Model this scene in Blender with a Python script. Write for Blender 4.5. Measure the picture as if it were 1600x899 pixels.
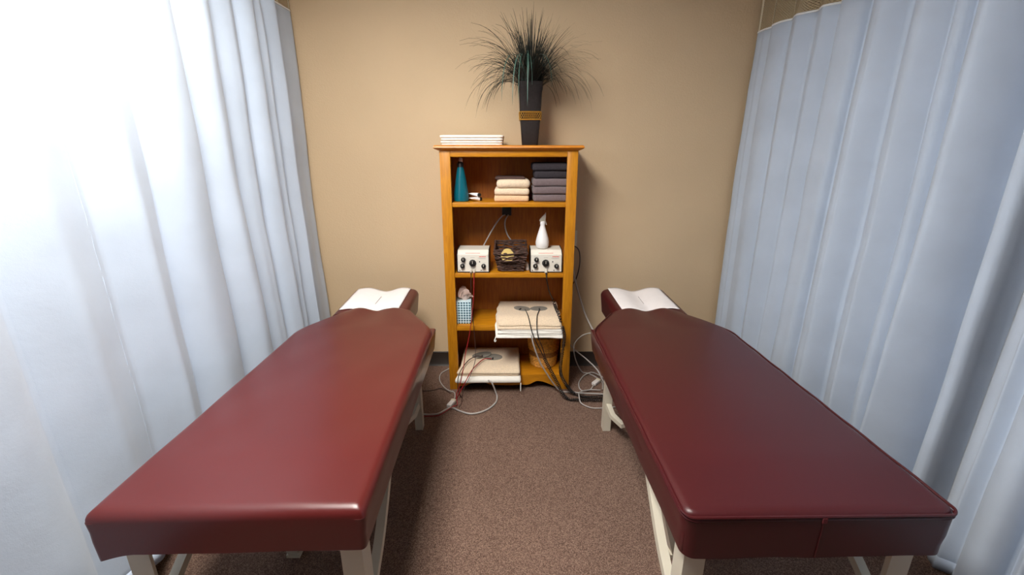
import bpy, bmesh, math, random
from mathutils import Vector, noise

# ------------------------------------------------------------------ camera, world, light, exposure
for o in list(bpy.data.objects):
    bpy.data.objects.remove(o)
scene = bpy.context.scene
COL = scene.collection
scene.view_settings.view_transform = 'Standard'
scene.view_settings.look = 'None'
scene.view_settings.gamma = 1
scene.view_settings.use_curve_mapping = False
scene.view_settings.exposure = 0.0

cam = bpy.data.cameras.new('camera')
cam.sensor_width = 36.0
cam.lens = 690 / 1600 * 36.0
cam.clip_start = 0.02
camo = bpy.data.objects.new('camera', cam)
COL.objects.link(camo)
camo.location = (0, 0, 1.42)
camo.rotation_euler = (math.radians(90 - 17.0), 0, 0)
scene.camera = camo

world = bpy.data.worlds.new('world')
scene.world = world
world.use_nodes = True
world.node_tree.nodes['Background'].inputs[0].default_value = (0.9, 0.93, 1.0, 1)
world.node_tree.nodes['Background'].inputs[1].default_value = 0.05

PANEL_POS = (-0.55, 0.86)          # the lit ceiling panel over the left table
PANEL_EMIT = 42.0
CEIL = 2.52

R = random.Random(7)
PI = math.pi

# ------------------------------------------------------------------ materials
MATS = {}
def srgb(r, g, b):
    f = lambda c: (c / 12.92 if c <= .04045 else ((c + .055) / 1.055) ** 2.4)
    return (f(r / 255), f(g / 255), f(b / 255), 1)

def mat(name, col, rough=.6, spec=.4, var=0.0, vscale=20., bump=0.0, bscale=200., metallic=0.0, stretch=(1, 1, 1),
        sheen=0.0, coat=0.0, bdist=.002, detail=4.):
    if name in MATS:
        return MATS[name]
    m = bpy.data.materials.new(name)
    m.use_nodes = True
    nt = m.node_tree
    b = nt.nodes['Principled BSDF']
    b.inputs['Base Color'].default_value = col
    b.inputs['Roughness'].default_value = rough
    b.inputs['Specular IOR Level'].default_value = spec
    b.inputs['Metallic'].default_value = metallic
    b.inputs['Sheen Weight'].default_value = sheen
    b.inputs['Coat Weight'].default_value = coat
    tc = nt.nodes.new('ShaderNodeTexCoord')
    mp = nt.nodes.new('ShaderNodeMapping')
    mp.inputs['Scale'].default_value = stretch
    nt.links.new(tc.outputs['Object'], mp.inputs[0])
    if var:
        n = nt.nodes.new('ShaderNodeTexNoise')
        n.inputs['Scale'].default_value = vscale
        n.inputs['Detail'].default_value = detail
        nt.links.new(mp.outputs[0], n.inputs['Vector'])
        rp = nt.nodes.new('ShaderNodeValToRGB')
        rp.color_ramp.elements[0].position = .3
        rp.color_ramp.elements[1].position = .7
        rp.color_ramp.elements[0].color = tuple(c * (1 - var) for c in col[:3]) + (1,)
        rp.color_ramp.elements[1].color = tuple(min(1, c * (1 + var)) for c in col[:3]) + (1,)
        nt.links.new(n.outputs['Fac'], rp.inputs[0])
        nt.links.new(rp.outputs[0], b.inputs['Base Color'])
    if bump:
        n2 = nt.nodes.new('ShaderNodeTexNoise')
        n2.inputs['Scale'].default_value = bscale
        n2.inputs['Detail'].default_value = 3
        nt.links.new(mp.outputs[0], n2.inputs['Vector'])
        bp = nt.nodes.new('ShaderNodeBump')
        bp.inputs['Strength'].default_value = bump
        bp.inputs['Distance'].default_value = bdist
        nt.links.new(n2.outputs['Fac'], bp.inputs['Height'])
        nt.links.new(bp.outputs[0], b.inputs['Normal'])
    MATS[name] = m
    return m

def wood(name, col, stretch, rough=.38):
    if name in MATS:
        return MATS[name]
    m = mat(name, col, rough, .45)
    nt = m.node_tree
    b = nt.nodes['Principled BSDF']
    tc = nt.nodes.new('ShaderNodeTexCoord')
    mp = nt.nodes.new('ShaderNodeMapping')
    mp.inputs['Scale'].default_value = stretch
    nt.links.new(tc.outputs['Object'], mp.inputs[0])
    n = nt.nodes.new('ShaderNodeTexNoise')
    n.inputs['Scale'].default_value = 9
    n.inputs['Detail'].default_value = 8
    n.inputs['Distortion'].default_value = .6
    nt.links.new(mp.outputs[0], n.inputs['Vector'])
    rp = nt.nodes.new('ShaderNodeValToRGB')
    e = rp.color_ramp.elements
    e[0].position = .32
    e[0].color = (col[0] * .80, col[1] * .74, col[2] * .7, 1)
    e[1].position = .68
    e[1].color = (min(1, col[0] * 1.08), col[1] * 1.1, col[2] * 1.1, 1)
    nt.links.new(n.outputs['Fac'], rp.inputs[0])
    # knots
    v = nt.nodes.new('ShaderNodeTexVoronoi')
    v.inputs['Scale'].default_value = 4.3
    nt.links.new(tc.outputs['Object'], v.inputs['Vector'])
    r2 = nt.nodes.new('ShaderNodeValToRGB')
    r2.color_ramp.elements[0].position = .02
    r2.color_ramp.elements[0].color = (.3, .22, .18, 1)
    r2.color_ramp.elements[1].position = .055
    r2.color_ramp.elements[1].color = (1, 1, 1, 1)
    nt.links.new(v.outputs['Distance'], r2.inputs[0])
    mx = nt.nodes.new('ShaderNodeMix')
    mx.data_type = 'RGBA'
    mx.blend_type = 'MULTIPLY'
    mx.inputs[0].default_value = 1
    nt.links.new(rp.outputs[0], mx.inputs[6])
    nt.links.new(r2.outputs[0], mx.inputs[7])
    nt.links.new(mx.outputs[2], b.inputs['Base Color'])
    return m

PINE = srgb(194, 128, 22)
M_pine_v = wood('pine_vertical', PINE, (14, 14, 1.2))
M_pine_h = wood('pine_horizontal', PINE, (1.2, 14, 14))
M_pine_top = wood('pine_top', srgb(200, 124, 28), (1.2, 14, 14))
M_back = wood('pine_back', srgb(168, 98, 26), (12, 12, 1.2), .5)
M_vinyl = mat('maroon_vinyl', srgb(82, 26, 25), .28, .5, .05, 3, .25, 900, bdist=.0006)
M_vinyl2 = mat('maroon_vinyl_shaded', srgb(67, 17, 21), .36, .5, .05, 3, .25, 900, bdist=.0006)  # same maroon vinyl, with the weaker light on this table put into the colour
M_cream = mat('cream_metal', srgb(206, 198, 180), .42, .5, .05, 6)
M_paper = mat('white_paper', srgb(235, 230, 230), .85, .2, .02, 30, .15, 60)
M_white_cloth = mat('white_cloth', srgb(238, 234, 226), .95, .1, .03, 40, .4, 500, sheen=.2)
M_peach = mat('peach_terry', srgb(226, 192, 154), 1, .05, .08, 160, .8, 700, sheen=.3)
M_tan = mat('tan_terry', srgb(232, 210, 182), 1, .05, .09, 140, .9, 600, sheen=.3)
M_grey = mat('grey_terry', srgb(118, 104, 106), 1, .05, .12, 160, .8, 700, sheen=.2)
M_charcoal = mat('charcoal_terry', srgb(60, 56, 60), 1, .05, .12, 160, .8, 700)
M_browncloth = mat('brown_cloth', srgb(84, 66, 62), 1, .05, .1, 120, .6, 700)
M_black = mat('black_plastic', srgb(22, 20, 20), .4, .5)
M_offwhite = mat('white_enamel', srgb(232, 226, 214), .35, .5)
M_red = mat('red_print', srgb(214, 60, 46), .5, .3)
M_print = mat('grey_print', srgb(172, 166, 160), .6, .3)
M_steel = mat('steel', srgb(190, 186, 178), .3, .5, metallic=.8)
M_plugw = mat('clear_plug', srgb(205, 198, 184), .35, .5)
M_redw = mat('red_wire', srgb(150, 24, 30), .4, .5)
M_brownw = mat('brown_wire', srgb(62, 40, 36), .45, .5)
M_greyw = mat('grey_wire', srgb(176, 170, 166), .45, .4)
M_whitew = mat('white_wire', srgb(214, 208, 204), .45, .4)
M_blackw = mat('black_wire', srgb(20, 19, 20), .45, .4)
M_rubber = mat('grey_rubber', srgb(128, 124, 116), .6, .3, .04, 30)
M_teal = mat('teal_plastic', srgb(6, 92, 108), .2, .5)
M_frost = mat('frosted_plastic', srgb(238, 236, 236), .35, .5)
M_frost2 = mat('dull_plastic', srgb(188, 180, 166), .4, .5)
M_vase = mat('dark_vase', srgb(36, 29, 28), .7, .3, .15, 90, .3, 150)
M_gold = mat('gold_wire', srgb(196, 148, 62), .35, .5, metallic=.6)
M_grass = mat('grass_blade', srgb(40, 44, 40), .6, .3, .45, 12)
M_leaf = mat('leaf_green', srgb(62, 92, 82), .5, .4, .2, 30)
M_twig = mat('dark_twig', srgb(74, 52, 44), .7, .3, .6, 45, .5, 200)
M_medal = mat('tan_wood', srgb(214, 186, 116), .6, .3, .08, 40)
M_wicker = mat('wicker', srgb(222, 164, 72), .55, .4, .3, 70, .4, 300)
M_wickerd = mat('wicker_dark', srgb(150, 100, 44), .6, .4, .25, 70, .4, 300)
M_tissue = mat('tissue', srgb(226, 198, 186), .9, .2, .03, 40)
M_outlet = mat('outlet_plate', srgb(210, 200, 178), .4, .5)
M_base = mat('dark_vinyl_base', srgb(44, 34, 28), .5, .4)
M_alum = mat('track_aluminium', srgb(200, 200, 200), .35, .5, metallic=.8)
M_ceil = mat('ceiling_white', srgb(232, 230, 224), .9, .2, .03, 60, .3, 80)
M_lamp_frame = mat('lamp_frame', srgb(230, 230, 230), .5, .4)
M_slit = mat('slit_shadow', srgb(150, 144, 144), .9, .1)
M_stitch = mat('stitch_thread', srgb(112, 48, 52), .6, .3)

def curtain_mat(name, col):
    m = mat(name, col, .9, .12, .05, 5, 0, sheen=.15)
    nt = m.node_tree
    b = nt.nodes['Principled BSDF']
    tc = nt.nodes.new('ShaderNodeTexCoord')
    mp = nt.nodes.new('ShaderNodeMapping')
    mp.inputs['Scale'].default_value = (1.6, 1.6, 2.2)
    nt.links.new(tc.outputs['Object'], mp.inputs[0])
    n1 = nt.nodes.new('ShaderNodeTexNoise')
    n1.inputs['Scale'].default_value = 5
    n1.inputs['Detail'].default_value = 6
    n1.inputs['Roughness'].default_value = .65
    nt.links.new(mp.outputs[0], n1.inputs['Vector'])
    n2 = nt.nodes.new('ShaderNodeTexNoise')
    n2.inputs['Scale'].default_value = 420
    nt.links.new(tc.outputs['Object'], n2.inputs['Vector'])
    b1 = nt.nodes.new('ShaderNodeBump')
    b1.inputs['Strength'].default_value = .16
    b1.inputs['Distance'].default_value = .012
    nt.links.new(n1.outputs['Fac'], b1.inputs['Height'])
    b2 = nt.nodes.new('ShaderNodeBump')
    b2.inputs['Strength'].default_value = .2
    b2.inputs['Distance'].default_value = .001
    nt.links.new(n2.outputs['Fac'], b2.inputs['Height'])
    nt.links.new(b1.outputs[0], b2.inputs['Normal'])
    nt.links.new(b2.outputs[0], b.inputs['Normal'])
    return m
M_curt = curtain_mat('pale_blue_curtain', srgb(184, 196, 213))
M_curt_edge = mat('curtain_edge', srgb(226, 228, 230), .9, .1)
M_hemband = mat('cream_binding', srgb(206, 196, 172), .9, .1)

def net_mat():
    m = mat('mesh_net', srgb(176, 158, 128), .8, .2)
    nt = m.node_tree
    b = nt.nodes['Principled BSDF']
    uv = nt.nodes.new('ShaderNodeTexCoord')
    mp = nt.nodes.new('ShaderNodeMapping')
    mp.inputs['Rotation'].default_value = (0, 0, PI / 4)
    mp.inputs['Scale'].default_value = (130, 130, 130)
    nt.links.new(uv.outputs['UV'], mp.inputs[0])
    sp = nt.nodes.new('ShaderNodeSeparateXYZ')
    nt.links.new(mp.outputs[0], sp.inputs[0])
    outs = []
    for ax in (0, 1):
        fr = nt.nodes.new('ShaderNodeMath'); fr.operation = 'FRACT'
        nt.links.new(sp.outputs[ax], fr.inputs[0])
        lt = nt.nodes.new('ShaderNodeMath'); lt.operation = 'LESS_THAN'
        lt.inputs[1].default_value = .36
        nt.links.new(fr.outputs[0], lt.inputs[0])
        outs.append(lt)
    mx = nt.nodes.new('ShaderNodeMath'); mx.operation = 'MAXIMUM'
    nt.links.new(outs[0].outputs[0], mx.inputs[0])
    nt.links.new(outs[1].outputs[0], mx.inputs[1])
    nt.links.new(mx.outputs[0], b.inputs['Alpha'])
    return m
M_net = net_mat()

def wall_mat():
    m = mat('beige_wall', srgb(206, 181, 148), .75, .25, .03, 2.5)
    nt = m.node_tree
    b = nt.nodes['Principled BSDF']
    tc = nt.nodes.new('ShaderNodeTexCoord')
    v = nt.nodes.new('ShaderNodeTexNoise')
    v.inputs['Scale'].default_value = 130
    v.inputs['Detail'].default_value = 3
    nt.links.new(tc.outputs['Object'], v.inputs['Vector'])
    bp = nt.nodes.new('ShaderNodeBump')
    bp.inputs['Strength'].default_value = .4
    bp.inputs['Distance'].default_value = .003
    nt.links.new(v.outputs['Fac'], bp.inputs['Height'])
    nt.links.new(bp.outputs[0], b.inputs['Normal'])
    return m
M_wall = wall_mat()

def carpet_mat():
    m = mat('brown_carpet', srgb(104, 82, 72), 1, .05)
    nt = m.node_tree
    b = nt.nodes['Principled BSDF']
    tc = nt.nodes.new('ShaderNodeTexCoord')
    v = nt.nodes.new('ShaderNodeTexVoronoi')
    v.inputs['Scale'].default_value = 400
    nt.links.new(tc.outputs['Object'], v.inputs['Vector'])
    rp = nt.nodes.new('ShaderNodeValToRGB')
    e = rp.color_ramp.elements
    e[0].position = 0; e[0].color = srgb(92, 72, 64)
    e[1].position = 1; e[1].color = srgb(166, 138, 122)
    x = e.new(.45); x.color = srgb(124, 98, 86)
    sp = nt.nodes.new('ShaderNodeSeparateColor')
    nt.links.new(v.outputs['Color'], sp.inputs[0])
    nt.links.new(sp.outputs[0], rp.inputs[0])
    n = nt.nodes.new('ShaderNodeTexNoise')
    n.inputs['Scale'].default_value = 2.2
    nt.links.new(tc.outputs['Object'], n.inputs['Vector'])
    mx = nt.nodes.new('ShaderNodeMix'); mx.data_type = 'RGBA'; mx.blend_type = 'MULTIPLY'
    mx.inputs[0].default_value = .25
    nt.links.new(rp.outputs[0], mx.inputs[6])
    nt.links.new(n.outputs['Fac'], mx.inputs[7])
    nt.links.new(mx.outputs[2], b.inputs['Base Color'])
    bp = nt.nodes.new('ShaderNodeBump')
    bp.inputs['Strength'].default_value = .7
    bp.inputs['Distance'].default_value = .004
    nt.links.new(v.outputs['Distance'], bp.inputs['Height'])
    nt.links.new(bp.outputs[0], b.inputs['Normal'])
    return m
M_carpet = carpet_mat()

def gingham_mat():
    m = mat('gingham_card', srgb(210, 225, 230), .6, .3)
    nt = m.node_tree
    b = nt.nodes['Principled BSDF']
    uv = nt.nodes.new('ShaderNodeTexCoord')
    mp = nt.nodes.new('ShaderNodeMapping')
    mp.inputs['Scale'].default_value = (62, 62, 62)
    nt.links.new(uv.outputs['Object'], mp.inputs[0])
    sp = nt.nodes.new('ShaderNodeSeparateXYZ')
    nt.links.new(mp.outputs[0], sp.inputs[0])
    ad = nt.nodes.new('ShaderNodeMath'); ad.operation = 'ADD'
    nt.links.new(sp.outputs[0], ad.inputs[0])
    nt.links.new(sp.outputs[1], ad.inputs[1])
    ls = []
    for src in (ad.outputs[0], sp.outputs[2]):
        fr = nt.nodes.new('ShaderNodeMath'); fr.operation = 'FRACT'
        nt.links.new(src, fr.inputs[0])
        lt = nt.nodes.new('ShaderNodeMath'); lt.operation = 'LESS_THAN'
        lt.inputs[1].default_value = .5
        nt.links.new(fr.outputs[0], lt.inputs[0])
        ls.append(lt)
    sm = nt.nodes.new('ShaderNodeMath'); sm.operation = 'ADD'
    nt.links.new(ls[0].outputs[0], sm.inputs[0])
    nt.links.new(ls[1].outputs[0], sm.inputs[1])
    hv = nt.nodes.new('ShaderNodeMath'); hv.operation = 'MULTIPLY'
    hv.inputs[1].default_value = .5
    nt.links.new(sm.outputs[0], hv.inputs[0])
    rp = nt.nodes.new('ShaderNodeValToRGB')
    rp.color_ramp.interpolation = 'CONSTANT'
    e = rp.color_ramp.elements
    e[0].position = 0; e[0].color = srgb(232, 238, 238)
    e[1].position = .75; e[1].color = srgb(26, 40, 56)
    x = e.new(.3); x.color = srgb(164, 206, 222)
    nt.links.new(hv.outputs[0], rp.inputs[0])
    nt.links.new(rp.outputs[0], b.inputs['Base Color'])
    return m
M_ging = gingham_mat()

def emit_mat():
    m = bpy.data.materials.new('lit_diffuser')
    m.use_nodes = True
    nt = m.node_tree
    nt.nodes.clear()
    o = nt.nodes.new('ShaderNodeOutputMaterial')
    e = nt.nodes.new('ShaderNodeEmission')
    e.inputs[0].default_value = (1.0, .965, .90, 1)
    e.inputs[1].default_value = PANEL_EMIT
    nt.links.new(e.outputs[0], o.inputs[0])
    return m
M_emit = emit_mat()

# ------------------------------------------------------------------ mesh helpers
def add_box(bm, x0, x1, y0, y1, z0, z1, bev=0.0, seg=2):
    t = bmesh.new()
    bmesh.ops.create_cube(t, size=1)
    for v in t.verts:
        v.co = Vector(((x0 + x1) / 2 + v.co.x * (x1 - x0), (y0 + y1) / 2 + v.co.y * (y1 - y0), (z0 + z1) / 2 + v.co.z * (z1 - z0)))
    if bev:
        bmesh.ops.bevel(t, geom=t.edges[:], offset=bev, segments=seg, affect='EDGES', profile=.5)
    merge(bm, t)

def merge(bm, t):
    me = bpy.data.meshes.new('tmp')
    t.to_mesh(me)
    t.free()
    bm.from_mesh(me)
    bpy.data.meshes.remove(me)

def boxes(*specs, bev=0.0):
    bm = bmesh.new()
    for s in specs:
        add_box(bm, *s, bev=bev)
    return bm

def catmull(pts, n):
    pts = [Vector(p) for p in pts]
    if len(pts) < 3:
        return [pts[0].lerp(pts[-1], i / n) for i in range(n + 1)]
    ext = [pts[0] * 2 - pts[1]] + pts + [pts[-1] * 2 - pts[-2]]
    out = []
    for i in range(1, len(ext) - 2):
        p0, p1, p2, p3 = ext[i - 1:i + 3]
        for k in range(n):
            t = k / n
            out.append(.5 * ((2 * p1) + (p2 - p0) * t + (2 * p0 - 5 * p1 + 4 * p2 - p3) * t * t + (3 * p1 - p0 - 3 * p2 + p3) * t ** 3))
    out.append(pts[-1])
    return out

def add_tube(bm, pts, r, seg=8, closed=False, taper=None, twist=0.0):
    pts = [Vector(p) for p in pts]
    n = len(pts)
    rings = []
    up = Vector((0, 0, 1))
    prev = None
    for i, p in enumerate(pts):
        if closed:
            d = pts[(i + 1) % n] - pts[i - 1]
        else:
            d = pts[min(i + 1, n - 1)] - pts[max(i - 1, 0)]
        if d.length < 1e-9:
            d = Vector((0, 0, 1))
        d.normalize()
        if prev is None:
            a = d.cross(up)
            if a.length < .1:
                a = d.cross(Vector((1, 0, 0)))
        else:
            a = prev - d * prev.dot(d)
            if a.length < 1e-6:
                a = d.cross(up)
        a.normalize()
        prev = a
        b = d.cross(a)
        rr = r * (taper(i / (n - 1)) if taper else 1)
        rings.append([bm.verts.new(p + (a * math.cos(2 * PI * k / seg + twist) + b * math.sin(2 * PI * k / seg + twist)) * rr) for k in range(seg)])
    m = n if closed else n - 1
    for i in range(m):
        A, B = rings[i], rings[(i + 1) % n]
        for k in range(seg):
            bm.faces.new((A[k], A[(k + 1) % seg], B[(k + 1) % seg], B[k]))
    if not closed:
        bm.faces.new(rings[0][::-1])
        bm.faces.new(rings[-1])

def add_bar(bm, pts, w):                     # square bar along a polyline
    add_tube(bm, pts, w * .7071, 4, twist=PI / 4)

def add_lathe(bm, prof, c, seg=24, sq=None, sx=1, sy=1):
    rings = []
    for r, z in prof:
        ring = []
        for k in range(seg):
            a = 2 * PI * k / seg
            x, y = math.cos(a), math.sin(a)
            if sq:
                q = (abs(x) ** sq + abs(y) ** sq) ** (-1 / sq)
                x *= q; y *= q
            ring.append(bm.verts.new((c[0] + x * r * sx, c[1] + y * r * sy, c[2] + z)))
        rings.append(ring)
    for A, B in zip(rings, rings[1:]):
        for k in range(seg):
            bm.faces.new((A[k], A[(k + 1) % seg], B[(k + 1) % seg], B[k]))
    bm.faces.new(rings[0][::-1])
    bm.faces.new(rings[-1])

def add_disc(bm, c, axis, r, h, seg=20, bev=0.0):   # short cylinder along axis
    axis = Vector(axis).normalized()
    t = bmesh.new()
    bmesh.ops.create_cone(t, cap_ends=True, segments=seg, radius1=r, radius2=r * .92, depth=h)
    q = Vector((0, 0, 1)).rotation_difference(axis)
    for v in t.verts:
        v.co = q @ v.co + Vector(c)
    merge(bm, t)

def add_prism(bm, poly, axis, lo, hi):
    def pt(a, b, h):
        return {'x': (h, a, b), 'y': (a, h, b), 'z': (a, b, h)}[axis]
    A = [bm.verts.new(pt(a, b, lo)) for a, b in poly]
    B = [bm.verts.new(pt(a, b, hi)) for a, b in poly]
    n = len(poly)
    bm.faces.new(A)
    bm.faces.new(B[::-1])
    for i in range(n):
        bm.faces.new((A[i], B[i], B[(i + 1) % n], A[(i + 1) % n]))

def cloth_lift(x, y, wob):
    return .6 * wob * max(0.0, noise.noise(Vector((x * 8 + 3, y * 8 + 1, 4.5))))

def soft_box(x0, x1, y0, y1, z0, z1, r, cuts=(14, 12, 3), wob=0.0, seed=0, fn=None):
    bm = bmesh.new()
    nx, ny, nz = cuts
    size = Vector((x1 - x0, y1 - y0, z1 - z0))
    c0 = Vector(((x0 + x1) / 2, (y0 + y1) / 2, (z0 + z1) / 2))
    vs = {}
    def V(i, j, k):
        key = (i, j, k)
        if key not in vs:
            p = Vector((x0 + size.x * i / nx, y0 + size.y * j / ny, z0 + size.z * k / nz))
            c = Vector((min(max(p.x, x0 + r), x1 - r), min(max(p.y, y0 + r), y1 - r), min(max(p.z, z0 + r), z1 - r)))
            d = p - c
            if d.length > 1e-9:
                p = c + d.normalized() * r
            if wob:
                p += Vector((noise.noise(p * 9 + Vector((seed, 0, 0))), noise.noise(p * 9 + Vector((0, seed, 5))), 0)) * wob + Vector((0, 0, cloth_lift(p.x, p.y, wob)))
            if fn:
                p = fn(p)
            vs[key] = bm.verts.new(p)
        return vs[key]
    for i in range(nx):
        for j in range(ny):
            bm.faces.new((V(i, j, 0), V(i, j + 1, 0), V(i + 1, j + 1, 0), V(i + 1, j, 0)))
            bm.faces.new((V(i, j, nz), V(i + 1, j, nz), V(i + 1, j + 1, nz), V(i, j + 1, nz)))
    for i in range(nx):
        for k in range(nz):
            bm.faces.new((V(i, 0, k), V(i + 1, 0, k), V(i + 1, 0, k + 1), V(i, 0, k + 1)))
            bm.faces.new((V(i, ny, k), V(i, ny, k + 1), V(i + 1, ny, k + 1), V(i + 1, ny, k)))
    for j in range(ny):
        for k in range(nz):
            bm.faces.new((V(0, j, k), V(0, j, k + 1), V(0, j + 1, k + 1), V(0, j + 1, k)))
            bm.faces.new((V(nx, j, k), V(nx, j + 1, k), V(nx, j + 1, k + 1), V(nx, j, k + 1)))
    return bm

def emit(name, bm, m, parent=None, label=None, cat=None, group=None, kind=None, sharp=.75):
    """one mesh object from a bmesh given in world coordinates"""
    bmesh.ops.recalc_face_normals(bm, faces=bm.faces[:])
    if parent:
        off = Vector(parent['_p'])
        o_loc = off
        base = None
    else:
        xs = [v.co for v in bm.verts]
        off = Vector(((min(p.x for p in xs) + max(p.x for p in xs)) / 2, (min(p.y for p in xs) + max(p.y for p in xs)) / 2, min(p.z for p in xs)))
    for v in bm.verts:
        v.co -= off
    for f in bm.faces:
        f.smooth = True
    for e in bm.edges:
        if len(e.link_faces) == 2 and e.calc_face_angle(0) > sharp:
            e.smooth = False
    me = bpy.data.meshes.new(name)
    bm.to_mesh(me)
    bm.free()
    me.materials.append(m)
    o = bpy.data.objects.new(name, me)
    COL.objects.link(o)
    o['_p'] = tuple(off)
    if parent:
        o.parent = parent
    else:
        o.location = off
    tag(o, label, cat, group, kind)
    return o

def tag(o, label=None, cat=None, group=None, kind=None):
    if label: o['label'] = label
    if cat: o['category'] = cat
    if group: o['group'] = group
    if kind: o['kind'] = kind

def thing(name, loc, label, cat, group=None):
    o = bpy.data.objects.new(name, None)
    o.empty_display_size = .05
    COL.objects.link(o)
    o.location = loc
    o['_p'] = tuple(loc)
    tag(o, label, cat, group)
    return o

# ------------------------------------------------------------------ the room
X0, X1, Y0, Y1 = -2.6, 2.8, -4.6, 2.80
def struct(name, bm, m, parent=None):
    return emit(name, bm, m, parent, kind='structure')
struct('floor', boxes((X0 - .1, X1 + .1, Y0 - .1, Y1 + .1, -.1, 0)), M_carpet)
struct('ceiling', boxes((X0 - .1, X1 + .1, Y0 - .1, Y1 + .1, CEIL, CEIL + .1)), M_ceil)
struct('wall_back', boxes((X0 - .1, X1 + .1, Y1, Y1 + .1, 0, CEIL)), M_wall)
struct('wall_front', boxes((X0 - .1, X1 + .1, Y0 - .1, Y0, 0, CEIL)), M_wall)
struct('wall_left', boxes((X0 - .1, X0, Y0, Y1, 0, CEIL)), M_wall)
struct('wall_right', boxes((X1, X1 + .1, Y0, Y1, 0, CEIL)), M_wall)
bm = bmesh.new()
add_prism(bm, [(Y1 - .0005, 0), (Y1 - .022, 0), (Y1 - .010, .014), (Y1 - .006, .095), (Y1 - .0005, .1)], 'x', X0, X1)
struct('baseboard_back', bm, M_base)

def ceiling_light(x, y, label):
    t = thing('ceiling_light', (x, y, CEIL - .03), label, 'ceiling light')
    w, d = .30, .60
    bm = boxes((x - w - .03, x + w + .03, y - d - .03, y - d, CEIL - .03, CEIL), (x - w - .03, x + w + .03, y + d, y + d + .03, CEIL - .03, CEIL),
               (x - w - .03, x - w, y - d, y + d, CEIL - .03, CEIL), (x + w, x + w + .03, y - d, y + d, CEIL - .03, CEIL))
    emit('frame', bm, M_lamp_frame, t)
    emit('diffuser', boxes((x - w, x + w, y - d, y + d, CEIL - .02, CEIL - .002)), M_emit, t)
ceiling_light(PANEL_POS[0], PANEL_POS[1], 'lit rectangular ceiling panel above the tables')

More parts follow.
